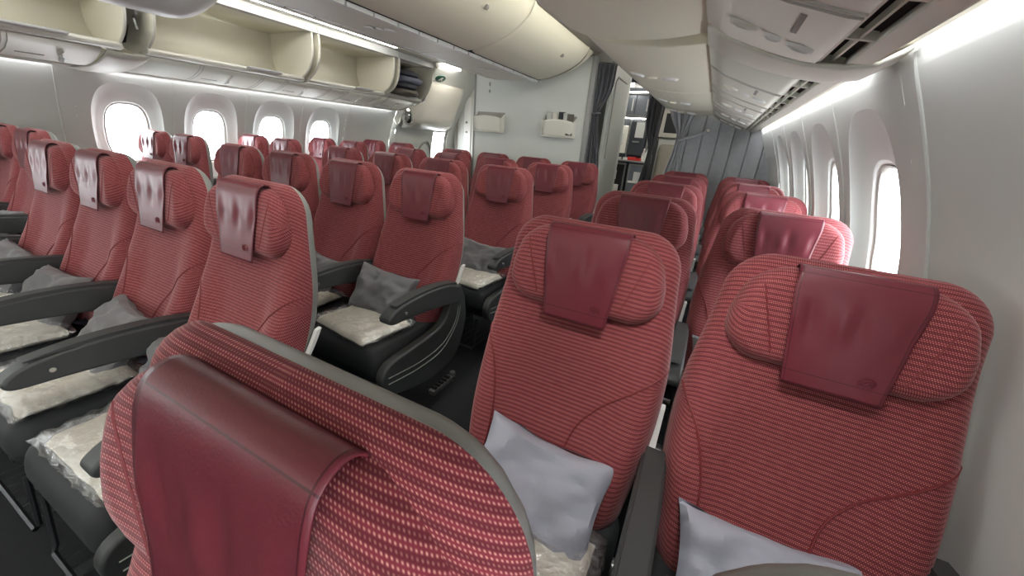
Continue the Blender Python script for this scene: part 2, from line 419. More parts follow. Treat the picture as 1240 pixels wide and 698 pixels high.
# unseen fill spots added under the service panel to brighten the nearest right row
for x_, tx in ((2.04, 1.90), (2.18, 2.36)):
    l = bpy.data.lights.new('seat_fill_spot', 'SPOT'); l.energy = 9; l.spot_size = math.radians(80); l.spot_blend = 1; l.shadow_soft_size = .04; l.color = (1, .96, .92)
    o = bpy.data.objects.new('seat_fill_spot', l); COL.objects.link(o); o.location = (x_, .40, 1.60)
    o.rotation_euler = (Vector((tx, .86, .80))-o.location).to_track_quat('-Z', 'Y').to_euler()
# ---------------------------------------------------------------- overhead bins
def arc_pts(pts, n=6):
    """Catmull-Rom through 2D points"""
    out = []
    P = [pts[0]]+list(pts)+[pts[-1]]
    for i in range(1, len(P)-2):
        for k in range(n):
            t = k/n; a, b, c, d = P[i-1], P[i], P[i+1], P[i+2]
            out.append(tuple(.5*((2*b[j])+(-a[j]+c[j])*t+(2*a[j]-5*b[j]+4*c[j]-d[j])*t*t+(-a[j]+3*b[j]-3*c[j]+d[j])*t**3) for j in range(len(b))))
    out.append(tuple(pts[-1])); return out
FACE = arc_pts([(1.952, 1.724), (1.8, 1.714), (1.62, 1.728), (1.5, 1.757), (1.435, 1.80), (1.395, 1.88), (1.37, 2.0), (1.36, 2.14)])
LATCHY = {}
def closed_bin(s, y0, y1, label):
    r = empty('overhead_bin', (s*1.8, (y0+y1)/2, 1.95), label, 'overhead bin', 'closed overhead bins'); ox, oy, oz = r.location
    g = MB(); g.prism_y([(s*x-ox, z-oz) for x, z in FACE+[(1.45, 2.20), (2.3, 2.2), (2.34, 1.78), (2.0, 1.735)]], y0+.006-oy, y1-.006-oy)
    g.build('bin_door', CREAM2, r, bevel=.006, angle=50)
    # latch dimples
    for dx, big in ((1.565, 1), (1.65, 0), (1.745, 1)):
        b = MB(); y = y0+(y1-y0)*.56-oy; z = interp([(1.5, 1.757), (1.62, 1.728), (1.8, 1.714)], dx)+.002-oz; rows = []; sl = (1.728-1.757)/.12 if dx < 1.62 else -.08
        for rr, dz in ((1, .004), (.8, -.0075), (.45, -.006), (.02, -.002)):
            rows.append([(s*dx-ox+(.045 if big else .03)*rr*math.cos(a), y+(.03 if big else .012)*rr*math.sin(a), z+dz-.008+(.045 if big else .03)*rr*math.cos(a)*sl) for a in [2*PI*q/24 for q in range(24)]])
        b.grid(rows, closed_u=True); b.build('latch', WHITEP if big else CREAM2, r)
    t = MB().tube([(s*1.432-ox, y0+.01-oy, 1.80-oz), (s*1.432-ox, y1-.01-oy, 1.80-oz)], .006, 6); t.build('door_trim', WHITEP, r)
    return r
closed_bin(1, -1.2, .1, 'closed cream overhead bin directly above the camera side window seats')
nb = closed_bin(1, .1, 1.60, 'nearest cream overhead bin above the right window seats, standing slightly ajar')
_a = math.radians(-2.6); _dx, _dz = nb.location.x-1.96, nb.location.z-1.73
nb.rotation_euler = (0, _a, 0); nb.location.x = 1.96+_dx*math.cos(_a)+_dz*math.sin(_a); nb.location.z = 1.73-_dx*math.sin(_a)+_dz*math.cos(_a)
closed_bin(1, 1.735, 3.02, 'second closed cream overhead bin over the right seats, past the dark gap')
closed_bin(1, 3.03, 4.12, 'third closed cream overhead bin over the right seats')
closed_bin(1, 4.13, 4.72, 'last short closed overhead bin on the right, by the grey curtain')
# hinge bracket seen in the open gap
hb = MB().prism_y([(1.40, 1.95), (1.75, 1.80), (1.9, 1.76), (1.9, 1.80), (1.5, 1.99)], 1.655, 1.69); tag(hb.build('hinge_bracket', DMETAL), 'dark hinge bracket in the gap between the two nearest right bins', 'bracket')

EDGE = arc_pts([(1.70, 2.16), (1.70, 2.05), (1.725, 1.93), (1.80, 1.82), (1.93, 1.745)])
def open_bin(s, y0, y1, label):
    r = empty('overhead_bin', (s*1.95, (y0+y1)/2, 1.95), label, 'overhead bin', 'open overhead bins'); ox, oy, oz = r.location
    inner = EDGE[::-1]
    back = arc_pts([(1.93, 1.745), (2.08, 1.725), (2.24, 1.76), (2.33, 1.87), (2.34, 2.0), (2.33, 2.16)])
    for y, nm in ((y0, 'side_panel'), (y1-.022, 'side_panel')):
        g = MB(); g.prism_y([(s*x-ox, z-oz) for x, z in EDGE+back[1:]], y-oy, y+.022-oy); g.build(nm, BININ, r, bevel=.004, angle=60)
    for y in (y0+.011, y1-.011):
        t = MB().tube([(s*x-ox, y-oy, z-oz) for x, z in EDGE], .008, 8); t.build('edge_trim', CREAM, r)
    g = MB(); g.grid([[(s*x-ox, y-oy, z-oz) for y in (y0+.01, y1-.01)] for x, z in back]); g.build('bucket', BININ, r, solid=.012)
    g = MB(); g.grid([[(s*x-ox, y-oy, z-oz) for y in (y0, y1)] for x, z in ((1.70, 2.165), (2.34, 2.15))]); g.build('bin_top', BININ, r, solid=.01)
    g = MB(); lp = [(1.90, 1.765), (1.885, 1.745), (1.895, 1.722), (1.95, 1.716), (2.0, 1.725), (1.96, 1.748)]
    g.prism_y([(s*x-ox, z-oz) for x, z in lp], y0-oy, y1-oy); g.build('lip', CREAM, r, bevel=.006)
    g = MB().prism_y([(s*x-ox, z-oz) for x, z in [(1.845, 1.765), (1.90, 1.75), (1.90, 1.742), (1.85, 1.752)]], y0+(y1-y0)*.55-oy, y0+(y1-y0)*.8-oy); g.build('latch_bar', WHITEP, r, bevel=.003)
    return r
OB = [(-1.2, .10, 'open cream overhead bin farthest to the left, cut by the picture edge'), (.13, 1.52, 'open cream overhead bin at the upper left corner, nearest of the row'),
      (1.66, 2.94, 'long open empty overhead bin, second along the left wall'), (2.995, 4.06, 'open empty overhead bin beside the one holding bedding'),
      (4.125, 4.79, 'small open overhead bin at the far end holding dark bedding')]
for a, b, l in OB: open_bin(-1, a, b, l)
# header strip
for k, (a, b) in enumerate(((Y0, 1.55), (1.555, 2.985), (2.99, 4.11), (4.115, 4.84))):
    g = MB().prism_y([(-1.70, 2.15), (-1.685, 2.15), (-1.70, 2.222), (-1.76, 2.235), (-1.76, 2.15)], a, b)
    struct(g.build('trim_%d' % (20+k), WHITEP, bevel=.004))
struct(MB().box(-2.4, -1.70, Y0, 4.84, 2.17, 2.235).build('trim_24', CREAM2))
struct(MB().box(-2.42, -2.36, Y0, 4.84, 1.62, 2.2).build('trim_25', CREAM2))
struct(MB().box(2.36, 2.42, Y0, 4.84, 1.62, 2.25).build('trim_26', CREAM2))
# end cheek of the left bin run
g = MB().prism_y([(-x, z) for x, z in [(1.66, 2.235), (1.63, 2.15), (1.66, 2.16), (1.86, 1.74), (1.93, 1.715), (2.4, 1.6), (2.4, 2.235)]], 4.80, 4.84); struct(g.build('trim_27', CREAM, bevel=.008))
# dark hinge gap between the two nearest left bins
g = MB(); g.prism_y([(-x, z) for x, z in [(1.80, 2.15), (1.80, 1.87), (1.90, 1.77), (2.3, 1.75), (2.3, 2.15)]], 1.535, 1.545); struct(g.build('trim_28', DARK))
g = MB(); g.tube([(-1.78, 1.60, 2.02), (-1.80, 1.60, 1.95), (-1.84, 1.60, 1.93), (-1.83, 1.60, 1.86)], .009, 8); g.cyl((-1.78, 1.60, 2.02), .018, .03, 'y'); tag(g.build('bin_hinge', METAL), 'small metal hinge in the dark gap between the two nearest left bins', 'hinge')

# centre bins
CF = arc_pts([(.262, 1.926), (.36, 1.942), (.5, 1.985), (.64, 2.055), (.72, 2.13), (.75, 2.2)])
struct(MB().prism_y([(-.73, 2.2), (.73, 2.2), (.73, 2.315), (-.73, 2.315)], Y0, 4.36).build('ceiling_centre', CREAM))
def centre_bin(y0, y1, label, last=False):
    r = empty('overhead_bin', (0, (y0+y1)/2, 2.1), label, 'overhead bin', 'centre overhead bins'); oy, oz = r.location.y, r.location.z
    body = [(x, z-oz) for x, z in [(-.18, 1.93), (.18, 1.93), (.66, 2.19), (-.66, 2.19)]]
    MB().prism_y(body, y0+.01-oy, y1-.01-oy).build('bin_body', CREAM2, r)
    for s in (-1, 1):
        g = MB(); n = 16; rows = []
        for x, z in CF:                                   # door skin; ends curl up slightly
            rows.append([(s*x, y-oy, z-oz+(.02*max(0, (abs(2*(y-y0)/(y1-y0)-1)-.94)/.06)**2)) for y in [y0+.004+(y1-y0-.008)*(.5-.5*math.cos(PI*i/n)) for i in range(n+1)]])
        g.grid(rows); g.build('bin_door', CREAM2, r, solid=.012)
        t = MB().cyl((s*.655, (y0*.35+y1*.65)-oy, 2.056-oz), .016, .02, 'y', 12); t.build('latch', GASK, r)
    g = MB().prism_y([(-.225, 1.935-oz), (-.225, 1.921-oz), (.225, 1.921-oz), (.225, 1.935-oz)], y0+.003-oy, y1-.003-oy); g.build('service_panel', PSUM, r, bevel=.003)
    for s in (-1, 1):
        t = MB()
        m = max(2, int((y1-y0)/.17))
        for i in range(m):
            a = y0+(y1-y0)*i/m+.006-oy; b = y0+(y1-y0)*(i+1)/m-.006-oy
            t.prism_y([(s*.206, (1.900 if s > 0 else 1.919)-oz), (s*.238, (1.900 if s > 0 else 1.919)-oz), (s*.240, 1.922-oz), (s*.206, 1.924-oz)], a, b)
        t.build('edge_rail', WHITEP, r, bevel=.003)
        t = MB().prism_y([(s*.234, 1.924-oz), (s*.262, 1.924-oz), (s*.272, 1.950-oz), (s*.232, 1.950-oz)], y0-oy, y1-oy); t.build('shadow_gap', DARK, r)
    for yy in ((y0+y1)/2,):
        for dx, rx, ry in ((-.05, .03, .04), (.05, .03, .04), (.0, .018, .03)):
            b = MB(); rows = []
            for rr, dz in ((1, 0), (.85, -.007), (.5, -.005), (.02, -.002)):
                rows.append([(dx+rx*rr*math.cos(a), yy-oy+ry*rr*math.sin(a)+dx*.8, 1.92-oz+dz) for a in [2*PI*q/20 for q in range(20)]])
            b.grid(rows, closed_u=True); b.build('reading_light', WHITEP, r)
    return r
centre_bin(-1.2, .15, 'centre ceiling bin nearest the camera, above the front row')
centre_bin(.15, 1.45, 'closed centre ceiling bin at the top edge, first with a curved seam')
centre_bin(1.45, 2.75, 'closed centre ceiling bin between two curved seams')
centre_bin(2.75, 4.05, 'last closed centre ceiling bin before the white bulkhead')
# end cap curving up to the bulkhead
g = MB(); rows = []
for x, z in [(-a, b) for a, b in CF[::-1]]+CF:
    rows.append([(x, y, min(2.2, z+.16*((y-4.055)/.30)**2)) for y in [4.055+.305*i/8 for i in range(9)]])
g.grid(rows); struct(g.build('trim_30', CREAM2))

# lowered bucket of the nearest centre bin, left aisle side
r = empty('hanging_bin_bucket', (-.96, .98, 1.945), 'white rounded bin bucket hanging open at the top left', 'overhead bin'); 
g = MB(); pr = arc_pts([(-.30, .10), (-.22, -.02), (-.08, -.085), (.05, -.07), (.15, .02), (.2, .16)])
rows = []
for x, z in pr:
    rows.append([(x, y, z+.18*max(0, (y-.42)/.31)**2.2) for y in [-.6+1.33*i/24 for i in range(25)]])
g.grid(rows); g.build('bucket', WHITEP, r, solid=.012)
MB().prism_y([(x*.93, z*.93+.02) for x, z in pr], -.6, -.58).build('side_panel', CREAM2, r)

# ---------------------------------------------------------------- bulkhead, aft area
struct(MB().box(-.72, .72, 4.37, 4.43, 0, 2.32).build('wall_bulkhead', BULK, bevel=.008))
struct(MB().box(.70, .755, 4.345, 4.45, 0, 2.2).build('trim_31', TRIMG, bevel=.012, segs=3))
struct(MB().box(-.735, -.712, 4.36, 4.44, 0, 2.25).build('trim_32', TRIMG, bevel=.008))
def pocket(x, label, full):
    r = empty('literature_pocket', (x, 4.345, 1.51), label, 'wall pocket', 'bulkhead pockets')
    g = MB(); nx, nz = 12, 8; hw = .19
    rows = []
    for j in range(nz+1):
        v = j/nz; rows.append([])
        for i in range(nx+1):
            u = -1+2*i/nx; top = .042+.024*(1-u*u); rows[-1].append((u*hw*(1-.04*(1-v)), -.050-.04*v+.02*abs(u)**6, -.11+(top+.11)*v))
    g.grid(rows); g.build('front_panel', PSUM, r, solid=.006)
    for s in (-1, 1):
        MB().prism_x([(.025, -.115), (-.05, -.11), (-.070, .045), (.025, .098)], s*hw-.004, s*hw+.004).build('side', PSUM, r, bevel=.002)
    MB().prism_x([(.025, -.12), (-.056, -.115), (-.05, -.104), (.025, -.108)], -hw, hw).build('base', PSUM, r, bevel=.003)
    MB().prism_x([(.025, -.12), (.025, .108), (.019, .108), (.019, -.12)], -hw, hw).build('back_plate', GASK, r)
    return r
pocket(-.48, 'empty grey literature pocket on the bulkhead, the left one', 0)
pocket(.42, 'grey bulkhead pocket with papers sticking out, beside the tied curtain', 1)
for i, (dx, h, m_) in enumerate(((-.12, .13, GWHITE), (-.05, .12, PSUM), (.03, .135, NAVY), (.09, .125, GWHITE), (.14, .115, BAGB))):
    g = MB(); g.grid([[(.42+dx+a, 4.34-.012*i+.006*math.sin(a*50), 1.42+b) for a in (-.035, -.012, .012, .035)] for b in (0, h*.5, h+.05, h+.10)])
    tag(g.build('leaflet', m_, solid=.006), ('pale', 'grey', 'dark', 'white', 'brown')[i]+' leaflet sticking out of the right bulkhead pocket', 'leaflet', 'leaflets in the pocket')
g = MB(); g.box(-.53, -.51, 4.362, 4.372, 1.83, 1.86); g.box(-.53, -.51, 4.362, 4.372, 1.90, 1.94); tag(g.build('wall_hook', GASK, bevel=.004), 'small grey hook plate high on the bulkhead', 'hook')

# bent white panel behind the bulkhead (galley side wall)
struct(MB().box(.86, .90, 4.55, 5.35, 0, 2.25).build('wall_galley_side', WALLG, bevel=.006))
struct(MB().box(.72, .90, 5.35, 5.45, 0, 2.3).build('wall_galley_return', GWHITE, bevel=.006))
g = MB().tube([(.905, 4.66, 1.2), (.905, 4.66, 2.0), (.905, 4.74, 2.06), (.905, 5.2, 2.06)], .008, 6); struct(g.build('trim_33', GASK))

def curtain(name, m_, top, bot, z1, z0, label, tie=None, folds=7, depth=.05, n=60, thick=.004):
    """pleated cloth between top (p,q) and bottom (p,q) floor points, gathered at height tie=(z, centre point, width)"""
    g = MB(); rows = []; K = 30
    for j in range(K+1):
        t = j/K; z = z1+(z0-z1)*t; rr = []
        for i in range(n+1):
            u = i/n
            a = Vector(top[0]).lerp(Vector(top[1]), u); b = Vector(bot[0]).lerp(Vector(bot[1]), u); p = a.lerp(b, t)
            d = depth
            if tie:
                k = math.exp(-((z-tie[0])/.16)**2) if z > tie[0] else math.exp(-((z-tie[0])/.45)**2)
                c = Vector(tie[1])+(Vector(top[1])-Vector(top[0])).normalized()*(u-.5)*tie[2]; p = p.lerp(c, k); d = depth*(1-.45*k)
            dirv = (Vector(top[1])-Vector(top[0])).normalized(); nrm = Vector((dirv.y, -dirv.x))
            ph = math.sin(u*folds*2*PI+.6*math.sin(z*3))+.3*math.sin(u*folds*5.1*PI+z)
            q = p+nrm*d*ph*.5
            rr.append((q.x, q.y, z))
        rows.append(rr)
    g.grid(rows); o = g.build(name, m_, solid=thick, angle=80); tag(o, label, 'curtain'); return o
curtain('curtain', CURTD, ((.745, 4.42), (.93, 4.50)), ((.72, 4.46), (.90, 4.50)), 2.14, .15, 'dark grey curtain tied back against the bulkhead edge', (1.66, (.79, 4.44), .07), 4, .05)
b_ = MB().tube([(.79+.045*math.cos(a), 4.44+.04*math.sin(a), 1.66+.01*math.cos(a)) for a in [2*PI*i/16 for i in range(16)]], .012, 6, True); tag(b_.build('curtain_tie', CURTD), 'tie band around the dark curtain by the bulkhead', 'tie', 'curtain ties')
tag(MB().tube([(.74, 4.45, 2.15), (1.15, 4.62, 2.15)], .01, 8).build('curtain_rail', METAL), 'short metal rail holding the dark bulkhead curtain', 'rail')
# flat pleated divider behind the right seats
g = MB(); rows = []
xs = [1.68+(2.60-1.68)*i/320 for i in range(321)]
def crease(x): 
    f = ((x-1.66)/.148) % 1; return .03*math.exp(-((f-.5)/.035)**2)
for z in [0.2+1.6*i/10 for i in range(11)]:
    rows.append([(x, 4.80+crease(x)+.006*math.sin(x*30), z) for x in xs])
g.grid(rows); tag(g.build('divider_curtain', CURT, solid=.006, angle=80), 'wide flat grey pleated curtain closed behind the right window seats', 'curtain')
curtain('curtain', CURT, ((1.50, 4.76), (1.80, 4.75)), ((1.56, 4.76), (1.74, 4.75)), 1.80, .15, 'grey curtain gathered by a strap beside the wide divider curtain', (1.50, (1.665, 4.755), .07), 4, .05)
st = MB(); st.grid([[(1.655+.27*t, 4.722+.03*t, z+.105*t) for t in (0, .3, .6, 1)] for z in (1.445, 1.475)]); tag(st.build('curtain_strap', CURT, solid=.006), 'grey cloth strap reaching to a chrome knob on the divider curtain', 'strap')
tag(MB().cyl((1.925, 4.765, 1.578), .02, .03, 'y').build('strap_knob', CHROME, bevel=.004), 'round chrome knob holding the curtain strap', 'knob')
curtain('curtain', CURTD, ((1.14, 5.5), (1.36, 5.5)), ((1.20, 5.5), (1.30, 5.5)), 2.0, .0, 'dark curtain gathered in the galley doorway', (1.35, (1.28, 5.5), .06), 4, .05)

struct(MB().box(2.62, 2.68, 4.82, 8.25, 0, 2.35).build('wall_right_aft', GWHITE))
struct(MB().box(2.40, 2.66, 4.80, 4.90, 1.55, 2.35).build('trim_35', GWHITE))
struct(MB().box(-2.8, -2.62, 4.80, 4.86, 0, 2.35).build('trim_36', GWHITE))
# far aft wall and the galley
struct(MB().box(-2.7, 2.7, 8.2, 8.25, 0, 2.35).build('wall_aft', BULK, smooth=False))
GY = 6.5
r = empty('galley_unit', (.85, GY, 0), 'steel grey galley unit with upper cabinets, counter and cart bays', 'galley')
def gb(name, m_, x0, x1, z0, z1, y0=0, y1=.5, bev=.006): return MB().box(x0-.85, x1-.85, y0, y1, z0, z1).build(name, m_, r, bevel=bev)
gb('carcass', GDARK, .35, 1.17, 0, 2.2, .06, .6)
gb('ceiling_hood', GDARK, .35, 1.17, 2.2, 2.31, .0, .6)
for x0, x1 in ((.47, .80), (.805, 1.02)):
    d = gb('cabinet_door', STEEL, x0, x1, 1.82, 2.09, -.03, .06); h = MB().box(x1-.85-.05, x1-.85-.03, -.045, -.03, 1.87, 2.04).build('latch', WHITEP, d, bevel=.003)
    h.name = 'latch'
gb('light_rail', METAL, .45, 1.06, 1.775, 1.815, -.05, .06); gb('light_rail', METAL, .45, 1.06, 2.095, 2.12, -.04, .06)
gb('side_cheek', GWHITE, 1.03, 1.12, 1.78, 2.12, -.04, .5)
d = gb('appliance_door', PSUM, .52, .76, 1.26, 1.66, -.02, .06); MB().box(.60-.85, .70-.85, -.03, -.02, 1.38, 1.55).build('notice', GWHITE, d)
d = gb('tall_door', GDARK, .80, 1.04, 1.24, 1.74, -.02, .06); MB().box(.87-.85, 1.0-.85, -.03, -.02, 1.5, 1.72).build('notice', GWHITE, d); MB().box(.85-.85, .95-.85, -.035, -.02, 1.43, 1.45).build('handle', METAL, d)
gb('post', METAL, 1.06, 1.085, 1.2, 1.76, -.02, .06); gb('post', METAL, .775, .79, 1.2, 1.76, -.02, .06)
gb('counter', METAL, .45, 1.19, 1.14, 1.165, -.14, .06)
for x0, x1 in ((.50, .83), (.87, 1.16)):
    gb('cart_bay_frame', METAL, x0, x1, .55, 1.12, -.06, -.03); 
    d = gb('cart_bay', DARK if x0 < .8 else STEEL, x0+.025, x1-.025, .2, 1.09, -.075, -.04)
    MB().box(x0+.1-.85, x0+.2-.85, -.09, -.075, .86, 1.0).build('notice', GWHITE, d)
gb('shelf_edge', WHITEP, .90, 1.14, .83, .86, -.11, -.06); gb('kick_box', PSUM, .52, .76, .66, .78, -.10, -.07)
# loose items on the counter
for i, (x, wd, h, m_, nm, lb) in enumerate(((.54, .09, .03, REDM, 'napkin_pack', 'red napkin pack on the galley counter, at its left end'), (.68, .1, .035, GWHITE, 'folded_cloth', 'white folded cloth on the galley counter'), (.90, .13, .05, REDM, 'snack_box', 'larger red snack box on the galley counter'), (.80, .07, .035, GWHITE, 'paper_stack', 'small white paper stack on the galley counter'), (1.0, .06, .04, REDM, 'drink_carton', 'red carton at the right end of the galley counter'))):
    o = MB().box(-wd/2, wd/2, -.04, .04, 0, h).build(nm, m_, bevel=.006); o.location = (x, GY-.07, 1.165); tag(o, lb, 'packet')
for i in range(3):
    g = MB().tube([(0, 0, 0), (0, 0, .1), (0, 0, .14), (0, 0, .19)], [.03, .032, .018, .014], 12); o = g.build('bottle', GWHITE); o.location = (1.06+.05*i, GY-.03-.02*i, 1.165); o.location.z = 1.165 if i != 1 else 1.165
    tag(o, 'pale bottle standing at the right end of the galley counter', 'bottle', 'galley bottles')
struct(MB().box(.35, 1.17, 5.95, 6.5, 2.18, 2.31).build('trim_37', GDARK))
gb('cabinet_lamp', AFTL, .50, 1.0, 1.765, 1.775, -.04, .0); gb('cabinet_lamp', AFTL, .50, 1.0, 2.125, 2.135, -.04, .0)
tag(MB().box(1.3, 1.8, 5.6, 5.9, 2.29, 2.318).build('ceiling_light', AFTL), 'fill light added over the aft right door area, hidden behind the bins', 'light', 'aft ceiling lights')  # added source, out of view, that lifts the galley brightness
tag(MB().box(-1.5, -1.0, 5.2, 5.7, 2.29, 2.318).build('ceiling_light', AFTL), 'fill light added over the aft left door area, hidden behind the centre bins', 'light', 'aft ceiling lights')  # extra unseen source put in to brighten the exit door area
tag(MB().box(.62, .80, 6.02, 6.14, 2.155, 2.178).build('ceiling_light', AFTL), 'bright rectangular ceiling light before the galley', 'light', 'aft ceiling lights')
# aft right: pale cabin wall with a dark framed panel and a folded jump seat
struct(MB().box(1.18, 2.6, 6.9, 6.95, 0, 2.3).build('wall_aft_right', GWHITE, smooth=False))
fr = empty('framed_panel', (1.32, 6.88, 1.74), 'cream frame around a dark panel on the aft right wall', 'panel')
MB().box(-.17, .17, -.03, .0, -.2, .2).build('frame', CREAM, fr, bevel=.01); MB().box(-.09, .11, -.036, -.028, -.13, .15).build('inset', DMETAL, fr, bevel=.003)
js = MB(); cushion(js, .62, lambda s_: .17, lambda s_: ((0, 0, s_), (0, -1, 0)), .05, .02, .06, .05, 14, 18); js = js.build('jump_seat', mat('beige_panel', (170, 164, 150), .7)); js.location = (1.38, 6.86, .82); tag(js, 'beige folded jump seat back under the framed panel', 'seat')

# left exit door beyond the last window
struct(MB().prism_y([(-2.40, 1.6), (-2.60, 1.3), (-2.62, 0), (-2.75, 0), (-2.75, 2.3), (-2.30, 2.3)], 4.84, 4.98).build('trim_34', WALL, bevel=.01))
def dx_(z): return interp([(0, 2.62), (.9, 2.66), (1.3, 2.60), (1.7, 2.45), (2.1, 2.2), (2.3, 2.0)], z)
g = MB(); zs = [2.32*i/24 for i in range(25)]
# surround wall with the small bright door light left open
WY0, WY1, WZ0, WZ1 = 5.95, 6.28, .85, 1.33
for a, b, zz in ((4.98, WY0, zs), (WY1, 8.2, zs), (WY0, WY1, [z for z in zs if z < WZ0]+[WZ0]), (WY0, WY1, [WZ1]+[z for z in zs if z > WZ1])):
    g.grid([[(-dx_(z), y, z) for y in (a, b)] for z in zz])
struct(g.build('wall_left_aft', GWHITE))
dd = empty('exit_door', (-2.6, 5.7, 0), 'cream aircraft exit door with bulging slide cover on the left side', 'door')
g = MB()
def bus_path(s_): z = 1.36+s_; return ((0, 0, z), (1, 0, -.25))
rows = []
for j in range(15):
    v = j/14; z = 1.36+.72*v; rr = []
    for i in range(21):
        u = i/20; y = -.62+1.22*u; e = max(0, 1-abs(2*u-1)**5)**.5*max(0, 1-abs(2*v-1)**5)**.5
        rr.append((-dx_(z)+2.6+.02+(.20 if v < .5 else .20-.09*(v-.5)*2)*e, y, z))
    rows.append(rr)
g.grid(rows); g.build('slide_cover', CREAM, dd)
def door_line(pts, rad, nm, m_): MB().tube([(-dx_(z)+2.6+.02, y-5.7, z) for y, z in pts], rad, 6).build(nm, m_, dd)
door_line(arc_pts([(5.08, 1.93), (5.35, 2.03), (5.9, 2.06), (6.25, 1.98), (6.36, 1.8), (6.38, 1.5), (6.36, 1.3), (6.36, 1.0), (6.36, .2)]), .012, 'door_seal', GASK)
door_line(arc_pts([(5.55, .6), (5.55, .95), (5.65, 1.12), (5.8, 1.16), (5.9, 1.0), (5.92, .6)]), .014, 'assist_handle', GASK)
g = MB(); rows = []
for rr, d in ((1, 0), (.96, .03), (.85, .035), (.8, .02), (.5, .035), (.02, .04)):
    rows.append([(-2.42+2.6+d+.03*rr*math.cos(a), -.62+.11*rr*math.cos(a), 1.54+.135*rr*math.sin(a)) for a in [2*PI*q/28 for q in range(28)]])
g.grid(rows[:4], closed_u=True); g.build('mirror_frame', GASK, dd); g = MB().grid(rows[3:], closed_u=True); g.build('convex_mirror', CHROME, dd)
MB().tube([(-2.47+2.6, 4.90-5.7+.07*math.cos(a), 1.54+.13*math.sin(a)) for a in [2*PI*q/28 for q in range(28)]], .012, 6, True).build('ring_handle', PSUM, dd)
sg = empty('exit_sign', (-2.12, 5.52, 2.135), 'green oval exit marker sign above the left exit door', 'sign'); sg.rotation_euler = (0, math.radians(52), 0)
g = MB(); rows = [[(d, .11*rr*math.cos(a), .07*rr*math.sin(a)) for a in [2*PI*q/28 for q in range(28)]] for rr, d in ((1, 0), (.98, .012), (.85, .016), (.01, .016))]
g.grid(rows, closed_u=True); g.build('plate', GREEN, sg)
MB().tube([(.02, -.03, -.03), (.02, -.01, .02), (.02, .015, .035), (.02, .01, .0), (.02, .04, -.02)], .008, 6).build('running_figure', GWHITE, sg)
tag(MB().box(-2.16, -1.93, 5.40, 5.80, 2.285, 2.318).build('ceiling_light', AFTL), 'bright rectangular ceiling light above the exit door area', 'light', 'aft ceiling lights')
tag(MB().cyl((-2.42, 6.55, 1.98), .022, .03, 'y').build('spot_lamp', AFTL), 'tiny round lamp on the aft left panel', 'light')
# aft-left: slanted closet side with a narrow door
ap = empty('closet_panel', (-2.0, 6.6, 0), 'narrow pale closet panel with an arched seam left of the bulkhead', 'panel')
MB().box(-.6, 1.4, 0, .05, 0, 2.3).build('panel', GWHITE, ap)
MB().box(-.36, -.21, -.02, .0, .1, 1.98).build('narrow_door', WHITEP, ap, bevel=.006)
MB().tube([(x, -.02, z) for x, z in arc_pts([(-.54, .2), (-.53, 1.1), (-.49, 1.66), (-.34, 2.06), (-.17, 2.26)])], .018, 6).build('arched_seam', GASK, ap)
MB().cyl((-.30, -.03, 1.55), .02, .02, 'y').build('latch', METAL, ap); MB().cyl((-.30, -.03, 1.38), .018, .02, 'y').build('latch', METAL, ap)

